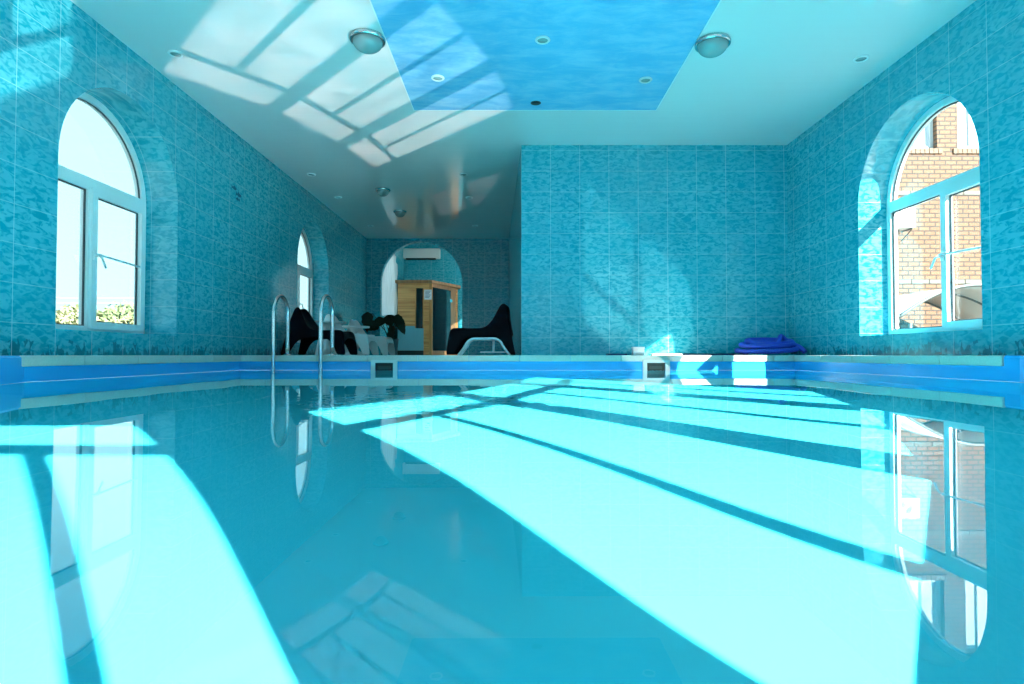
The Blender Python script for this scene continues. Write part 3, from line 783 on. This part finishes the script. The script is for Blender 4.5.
# indoor air conditioner
a0 = at(402.5, 259, BY - 0.2); a1 = at(439.5, 248, BY - 0.2)
e = empty('air_conditioner', ((a0[0] + a1[0]) / 2, BY, a0[2]), 0, 'white wall air conditioner above the sauna cabin', 'air conditioner')
w = (a1[0] - a0[0]) / 2; h = a1[2] - a0[2]
bm = bmesh.new(); bm_box(bm, (-w, -0.21, 0.03), (w, 0, h), 0.025); from_bm('body', bm, M['acwhite'], e)
bm = bmesh.new(); bm_box(bm, (-w + 0.08, -0.205, 0.0), (w - 0.12, -0.08, 0.045), 0.008); from_bm('louvre', bm, M['dark'], e)
# curtain in the back-room window
bm = bmesh.new(); prev = None
for i in range(61):
    y = 13.62 + 2.0 * i / 60; x = BX + 0.03 + 0.035 * math.sin(i * 1.15) + 0.012 * math.sin(i * 2.7)
    zt = 1.75 + math.sqrt(max(0.0, 1.08 ** 2 - (y - 14.65) ** 2)) - 0.03
    r = [bm.verts.new((x + 0.02 * math.sin(k * 1.7 + i * .2), y, 0.97 + (max(1.2, zt) - 0.97) * k / 6)) for k in range(7)]
    if prev:
        for k in range(6): bm.faces.new((prev[k], r[k], r[k + 1], prev[k + 1]))
    prev = r
o = from_bm('curtain', bm, M['curtain'], None, True)
tag(o, 'gathered white curtain across the window left of the sauna cabin', 'curtain')

# ------------------------------------------------------------------ things on the far deck
# blue vacuum hose, a ribbed tube lying in loose loops
pts = []
loops = [(2.89, 6.60, 0.345, 0.20, 0.032, 0.18), (2.90, 6.63, 0.30, 0.16, 0.085, 0.34), (2.93, 6.66, 0.25, 0.12, 0.135, 0.40)]
N = 200
def hose_pt(k, t):
    cx_, cy_, rx, ry, z, tl = loops[k]
    a_ = 2 * PI * t + 2.6
    return Vector((cx_ + rx * math.cos(a_), cy_ + ry * math.sin(a_), ZD + max(0.030, z + tl * 0.5 * (ry + ry * math.sin(a_)) )))
for k in range(len(loops)):
    for i in range(N):
        t = i / N; p = hose_pt(k, t)
        if k + 1 < len(loops): q = hose_pt(k + 1, t); f_ = t * t * (3 - 2 * t); p = p.lerp(q, f_)
        pts.append(p)
p0, p1 = pts[-1], Vector((3.06, 6.64, ZD + 0.19))          # the free end rises over the coil and drops on the right
ctrl = [p0, Vector((2.72, 6.56, 0.12)), Vector((2.84, 6.53, 0.12)), Vector((2.96, 6.54, 0.135)), Vector((3.02, 6.58, 0.20)), Vector((3.06, 6.63, 0.205)), Vector((3.13, 6.63, 0.15)), Vector((3.22, 6.56, 0.09)), Vector((3.245, 6.48, 0.035))]
for i in range(len(ctrl) - 1):
    c0, c1, c2, c3 = ctrl[max(0, i - 1)], ctrl[i], ctrl[i + 1], ctrl[min(len(ctrl) - 1, i + 2)]
    for j in range(1, 26):
        t = j / 25
        pts.append(0.5 * ((2 * c1) + (c2 - c0) * t + (2 * c0 - 5 * c1 + 4 * c2 - c3) * t * t + (3 * c1 - c0 - 3 * c2 + c3) * t ** 3))
rad = [0.0265 + 0.0022 * math.cos(i * 2.1) for i in range(len(pts))]
o = tube('vacuum_hose', pts, rad, M['hose'], None, 10)
tag(o, 'blue ribbed pool hose coiled on the far right deck', 'hose')
# white box, thin slat and navy pad
x0, x1 = at(632.5, 0, 6.86)[0], at(643.5, 0, 6.86)[0]
e = empty('storage_box', ((x0 + x1) / 2, 6.86, ZD), 0, 'small white box on the far deck against the tiled wall', 'box')
bm = bmesh.new(); bm_box(bm, (-(x1 - x0) / 2, -0.05, 0), ((x1 - x0) / 2, 0.05, 0.075), 0.006); from_bm('body', bm, M['whitepl'], e)
bm = bmesh.new(); bm_box(bm, (-(x1 - x0) / 2 - 0.003, -0.053, 0.075), ((x1 - x0) / 2 + 0.003, 0.053, 0.098), 0.005); from_bm('lid', bm, M['whitepl'], e)
o = box('wooden_slat', (at(651, 0, 6.8)[0], 6.74, ZD), (at(681, 0, 6.8)[0], 6.82, ZD + 0.018), simple('pale_wood', (0.55, 0.47, 0.36), 0.6), None, 0.004)
tag(o, 'thin pale slat lying on the deck right of the small white box', 'slat')
o = box('foam_pad', (at(607, 0, 6.8)[0], 6.72, ZD), (at(626, 0, 6.8)[0], 6.90, ZD + 0.02), M['pad'], None, 0.008)
tag(o, 'flat navy pad on the deck left of the small white box', 'pad')
bm = bmesh.new(); bm_box(bm, (at(681, 0, 6.95)[0], 6.93, ZD), (at(748, 0, 6.95)[0], 6.965, ZD + 0.022), 0.006)
tag(from_bm('skirting_strip', bm, M['pad'], None), 'dark strip along the foot of the far tiled wall', 'strip')

# ------------------------------------------------------------------ outside
GZ = -0.10
struct(plate('ground', [rect(-60, -40, 60, 80), offs(0.03, poly)], (0, 0, GZ - 0.05), (1, 0, 0), (0, 1, 0), 0.05, M['ground']))
def building():
    Yb = 12.7; zt = 8.0
    e = empty('brick_building', (9.5, Yb, GZ), 0, 'sand coloured brick building outside the right-hand window', 'building')
    L = Vector(e.location)
    wins = []
    zb = (355 - 147) * Yb / F
    for p0, p1 in ((905, 940.5), (961.5, 996)):
        wins.append(((p0 - 512) * Yb / F, (p1 - 512) * Yb / F))
    loops = [rect(5.0, GZ, 18, zt)] + [rect(a, zb, b_, zb + 1.6) for a, b_ in wins]
    o = plate('wall', [[(x - L.x, z - L.z) for x, z in lp] for lp in loops], (0, 0.3, 0), (1, 0, 0), (0, 0, 1), 0.3, M['brick'], e)
    for a, b_ in wins:
        fr = plate('window', [[(x - L.x, z - L.z) for x, z in lp] for lp in (rect(a, zb, b_, zb + 1.6), rect(a + .07, zb + .09, (a + b_) / 2 - .03, zb + 1.5), rect((a + b_) / 2 + .03, zb + .09, b_ - .07, zb + 1.5))], (0, 0.20, 0), (1, 0, 0), (0, 0, 1), 0.08, M['winframe'], e)
        box('blind', (a - L.x + .06, 0.16, zb - L.z + .08), (b_ - L.x - .06, 0.17, zb - L.z + 1.52), M['blind'], fr)
        bm = bmesh.new(); k = int((b_ - a + 0.24) / 0.10)
        for i in range(k):
            x = a - 0.12 + 0.10 * i - L.x; bm_box(bm, (x + 0.006, -0.025, zb - 0.115 - L.z), (x + 0.094, 0.02, zb - L.z), 0.004)
        from_bm('sill_course', bm, M['soldier'], e)
    for py in (192, 281.5):
        z = (355 - py) * Yb / F
        bm = bmesh.new()
        for i in range(26): x = 5.2 + 0.243 * i * 1.6 - L.x; bm_box(bm, (x, -0.012, z - 0.045 - L.z), (x + 0.37, 0.02, z + 0.045 - L.z), 0.003)
        from_bm('brick_band', bm, M['greybrick'], e)
    x = 9.6
    # outdoor unit
    a0 = at(898, 227, Yb - 0.35); a1 = at(914, 207, Yb - 0.35)
    u = empty('outdoor_unit', ((a0[0] + a1[0]) / 2, Yb - 0.02, a0[2]), 0, 'white air conditioner outdoor unit fixed to the brick building', 'air conditioner')
    w = (a1[0] - a0[0]) / 2 + 0.06; h = a1[2] - a0[2]
    bm = bmesh.new(); bm_box(bm, (-w, -0.36, 0), (w, -0.08, h), 0.02); from_bm('casing', bm, M['acwhite'], u)
    bm = bmesh.new()
    for k in range(5): bm_tube(bm, [(-0.07 + (0.03 + 0.025 * k) * math.cos(t * PI / 12), -0.366, h / 2 + (0.03 + 0.025 * k) * math.sin(t * PI / 12)) for t in range(24)], 0.004, 5, True)
    from_bm('fan_grille', bm, M['canopyrib'], u)
    for sx in (-1, 1):
        bm = bmesh.new(); bm_tube(bm, [(sx * w * 0.7, 0, -0.02), (sx * w * 0.7, -0.36, -0.02)], 0.015, 6); bm_tube(bm, [(sx * w * 0.7, 0, -0.22), (sx * w * 0.7, -0.34, -0.03)], 0.012, 6)
        from_bm('bracket', bm, M['canopyrib'], u)
building()
# arched milky canopy in the yard
def canopy():
    Yc0, Yc1 = 10.2, 12.3
    xa, xb = 6.7, 9.6
    e = empty('arched_canopy', (8.15, 11.2, GZ), 0, 'low pale arched canopy with grey ribs in front of the brick building', 'canopy')
    L = Vector(e.location)
    def prof(Y):
        return [(xa + (xb - xa) * i / 24, Y, 0.25 + 0.98 * math.sin(PI * (0.10 + 0.80 * i / 24)) ** 0.8) for i in range(25)]
    bm = bmesh.new(); rows = []
    for j in range(5):
        Y = Yc0 + (Yc1 - Yc0) * j / 4; rows.append([bm.verts.new(Vector(p) - L) for p in prof(Y)])
    for a, b in zip(rows, rows[1:]):
        for k in range(24): bm.faces.new((a[k], a[k + 1], b[k + 1], b[k]))
    o = from_bm('roof_sheet', bm, M['canopy'], e, True); o.modifiers.new('t', 'SOLIDIFY').thickness = 0.01
    for Y in (Yc0 - 0.02, (Yc0 + Yc1) / 2, Yc1 + 0.02):
        tube('rib', [Vector(p) - L + Vector((0, 0, -0.01)) for p in prof(Y)], 0.03, M['canopyrib'], e, 8)
    for x in (xa + 0.25, xb - 0.25):
        for Y in (Yc0, Yc1): tube('post', [Vector((x, Y, GZ)) - L, Vector((x, Y, 0.55)) - L], 0.03, M['canopyrib'], e, 8)
    box('side_board', Vector((xa + .1, Yc0 + 0.05, GZ + 0.1)) - L, Vector((xb - .1, Yc0 + 0.08, 0.42)) - L, M['canopy'], e, 0.01)
canopy()
# trees beyond the left window
def tree(px, pyt, Y, wid, mat, label):
    X = (px - 512) * Y / F; zt = (355 - pyt) * Y / F
    e = empty('tree', (X, Y, GZ), 0, label, 'tree', 'trees beyond the left window')
    r = random.Random(int(px * 7 + Y)); ht = zt - GZ
    tube('trunk', [(0, 0, 0), (0.05, 0, ht * 0.3), (0, 0.05, ht * 0.7)], [0.14, 0.11, 0.05], M['bark'], e, 8)
    bm = bmesh.new()
    blobs = [(r.uniform(-.55, .55) * wid, r.uniform(-.5, .5) * wid, ht * r.uniform(0.45, 0.86), wid * r.uniform(0.28, 0.5)) for _ in range(9)] + [(0, 0, ht - wid * 0.38, wid * 0.38)]
    for i in range(2600):
        bx, by, bz, br = r.choice(blobs)
        v = Vector((r.gauss(0, 1), r.gauss(0, 1), r.gauss(0, 1))).normalized() * br * r.uniform(0.6, 1.05)
        c = Vector((bx, by, bz)) + v
        s = r.uniform(0.07, 0.15); a = Vector((r.gauss(0, 1), r.gauss(0, 1), r.gauss(0, 1))).normalized(); b = a.orthogonal().normalized()
        bm.faces.new([bm.verts.new(c + a * s), bm.verts.new(c + b * s * .5), bm.verts.new(c - a * s), bm.verts.new(c - b * s * .5)])
    from_bm('foliage', bm, mat, e, recalc=False)
tree(76, 313, 22, 1.2, M['foliage2'], 'yellow green tree top low in the fixed pane of the left window')
tree(56, 320, 26, 1.3, M['foliage2'], 'pale tree partly hidden at the near edge of the left window')
tree(107, 312, 25.5, 1.3, M['foliage'], 'green bushy tree low in the opening sash of the left window')
tree(130, 304, 32, 1.8, M['foliage'], 'taller green tree at the far edge of the left window')
tree(121, 319, 19.5, 0.9, M['foliage2'], 'small pale bush in front of the taller tree in the left window')
for z, lab in ((1.70, 'upper overhead cable crossing the sky in the left window'), (1.55, 'lower overhead cable crossing the sky in the left window')):
    o = tube('overhead_cable', [(-16 + 0.8 * t, 17.5, z + 0.0015 * (t - 5) ** 2) for t in range(11)], 0.012, M['cable'], None, 6)
    tag(o, lab, 'cable', 'overhead cables')

# ------------------------------------------------------------------ light
W = bpy.data.worlds.new('World'); S.world = W; W.use_nodes = True
nt = W.node_tree; nt.nodes.clear()
tc = nd(nt, 'ShaderNodeTexCoord'); sp = nd(nt, 'ShaderNodeSeparateXYZ', inp={0: tc.outputs['Generated']})
f = maprange(nt, sp.outputs[2], 0.0, 0.6, 0.0, 1.0, False)
c = mixc(nt, f, (0.60, 0.95, 0.99), (0.33, 0.77, 0.97))
bg = nd(nt, 'ShaderNodeBackground', inp={'Color': c, 'Strength': 0.29}); WBG = bg
wo = nt.nodes.new('ShaderNodeOutputWorld'); nt.links.new(bg.outputs[0], wo.inputs[0])
sl = bpy.data.lights.new('sun', 'SUN'); sl.energy = 7.0; sl.angle = math.radians(0.53); sl.color = (0.92, 0.98, 0.94)
so = bpy.data.objects.new('sun', sl); COL.objects.link(so)
so.rotation_euler = SUN.to_track_quat('-Z', 'Y').to_euler(); so.location = (8, -8, 9)
sl.cycles.is_caustics_light = True
water.cycles.is_caustics_caster = True
basin.cycles.is_caustics_receiver = True

# sunlight thrown up from the water: a lamp at the water surface whose beam carries the outline of the bay panes
def glint():
    k, te = 0.9655, 0.953
    LP = Vector((0.9, 3.6, ZW + 0.02))
    l = bpy.data.lights.new('water_glint', 'POINT'); l.energy = 1.0; l.shadow_soft_size = 0.0; l.use_nodes = True; l.color = (1, 0.98, 0.94)
    nt = l.node_tree; nt.nodes.clear()
    g = nd(nt, 'ShaderNodeNewGeometry')
    d = nd(nt, 'ShaderNodeSeparateXYZ', inp={0: g.outputs['Incoming']})
    dx, dy, dz = d.outputs
    tcl = math_(nt, 'DIVIDE', H - LP.z, math_(nt, 'MAXIMUM', dz, 1e-3))
    tlf = math_(nt, 'DIVIDE', LP.x - XL, math_(nt, 'MAXIMUM', math_(nt, 'MULTIPLY', dx, -1.0), 1e-3))
    tfr = math_(nt, 'DIVIDE', YF - LP.y, math_(nt, 'MAXIMUM', dy, 1e-3))
    # the far wall only stands right of the passage
    xf = math_(nt, 'MULTIPLY_ADD', tfr, dx, LP.x)
    tfr = math_(nt, 'ADD', tfr, math_(nt, 'MULTIPLY', math_(nt, 'LESS_THAN', xf, 0.112), 1000.0))
    t = math_(nt, 'MINIMUM', math_(nt, 'MINIMUM', tcl, tlf), tfr)
    px = math_(nt, 'MULTIPLY_ADD', t, dx, LP.x); py = math_(nt, 'MULTIPLY_ADD', t, dy, LP.y); pz = math_(nt, 'MULTIPLY_ADD', t, dz, LP.z)
    q = math_(nt, 'DIVIDE', math_(nt, 'SUBTRACT', pz, 2 * ZW), te)
    a = math_(nt, 'MULTIPLY_ADD', q, k, px); b = math_(nt, 'SUBTRACT', py, q)
    wob = nd(nt, 'ShaderNodeCombineXYZ', inp={0: a, 1: b})
    nz = nd(nt, 'ShaderNodeTexNoise', inp={'Vector': wob.outputs[0], 'Scale': 3.0, 'Detail': 3.0, 'Distortion': 0.8})
    total = None
    sm = 0.03
    def step(x, e0, s=sm): return maprange(nt, x, e0 - s, e0 + s)
    wins = [(opens[0], BZ, 1.0), (opens[2], BZ, 1.0), (opens[3], BZ, 1.0), (opens[4], BZ, 1.0), (((XR + 0.27, RW[0] + 0.06), (XR + 0.27, RW[1] - 0.06)), (0.23, 1.34, 1.45, 1.95), 0.2)]
    for (w0, w1), zz, amp in wins:
        D = (w1[0] - w0[0], w1[1] - w0[1]); den = D[0] + k * D[1]; LL = D[0] ** 2 + D[1] ** 2
        aa = math_(nt, 'SUBTRACT', a, w0[0]); bb = math_(nt, 'SUBTRACT', b, w0[1])
        z = math_(nt, 'MULTIPLY', math_(nt, 'SUBTRACT', math_(nt, 'MULTIPLY', bb, D[0]), math_(nt, 'MULTIPLY', aa, D[1])), te / den)
        ax = math_(nt, 'MULTIPLY_ADD', z, k / te, aa); by = math_(nt, 'MULTIPLY_ADD', z, -1 / te, bb)
        u = math_(nt, 'ADD', math_(nt, 'MULTIPLY', ax, D[0] / LL), math_(nt, 'MULTIPLY', by, D[1] / LL))
        inu = math_(nt, 'MULTIPLY', step(u, 0.0), math_(nt, 'SUBTRACT', 1.0, step(u, 1.0)))
        low = math_(nt, 'MULTIPLY', step(z, zz[0], 0.04), math_(nt, 'SUBTRACT', 1.0, step(z, zz[1], 0.02)))
        mul = maprange(nt, math_(nt, 'ABSOLUTE', math_(nt, 'SUBTRACT', u, 0.5)), 0.025, 0.06)
        up = math_(nt, 'MULTIPLY', step(z, zz[2], 0.02), math_(nt, 'SUBTRACT', 1.0, step(z, zz[3], 0.05)))
        m = math_(nt, 'MULTIPLY', inu, math_(nt, 'ADD', math_(nt, 'MULTIPLY', low, mul), up))
        m = math_(nt, 'MULTIPLY', m, amp)
        total = m if total is None else math_(nt, 'ADD', total, m)
    # even irradiance on a horizontal ceiling: intensity ~ t^2 / cos
    fall = math_(nt, 'DIVIDE', math_(nt, 'MULTIPLY', t, t), math_(nt, 'MAXIMUM', dz, 0.25))
    rip = maprange(nt, nz.outputs[0], 0.3, 0.75, 0.75, 1.5)
    st = math_(nt, 'MULTIPLY', math_(nt, 'MULTIPLY', total, fall), math_(nt, 'MULTIPLY', rip, GL))
    em = nd(nt, 'ShaderNodeEmission', inp={'Color': (1, 0.98, 0.94, 1), 'Strength': st})
    o = nt.nodes.new('ShaderNodeOutputLight'); nt.links.new(em.outputs[0], o.inputs[0])
    ob = bpy.data.objects.new('water_glint', l); COL.objects.link(ob); ob.location = LP
GL = 2.6
glint()

# ------------------------------------------------------------------ camera
cam = bpy.data.cameras.new('camera'); cam.sensor_width = 36; cam.lens = 36 * F / 1024; cam.clip_start = 0.02; cam.clip_end = 300
co = bpy.data.objects.new('camera', cam); COL.objects.link(co)
co.location = (0, 0, 0); co.rotation_euler = (PI / 2 + math.atan(13 / F), 0, 0)
S.camera = co
S.view_settings.view_transform = 'Standard'; S.view_settings.look = 'None'; S.view_settings.gamma = 1.0
S.view_settings.use_curve_mapping = False; S.view_settings.exposure = 2.68
S.cycles.caustics_reflective = False; S.cycles.caustics_refractive = True
S.cycles.max_bounces = 16; S.cycles.diffuse_bounces = 8; S.cycles.glossy_bounces = 6; S.cycles.transmission_bounces = 12; S.cycles.transparent_max_bounces = 16
S.cycles.sample_clamp_indirect = 6.0; S.cycles.blur_glossy = 0.0
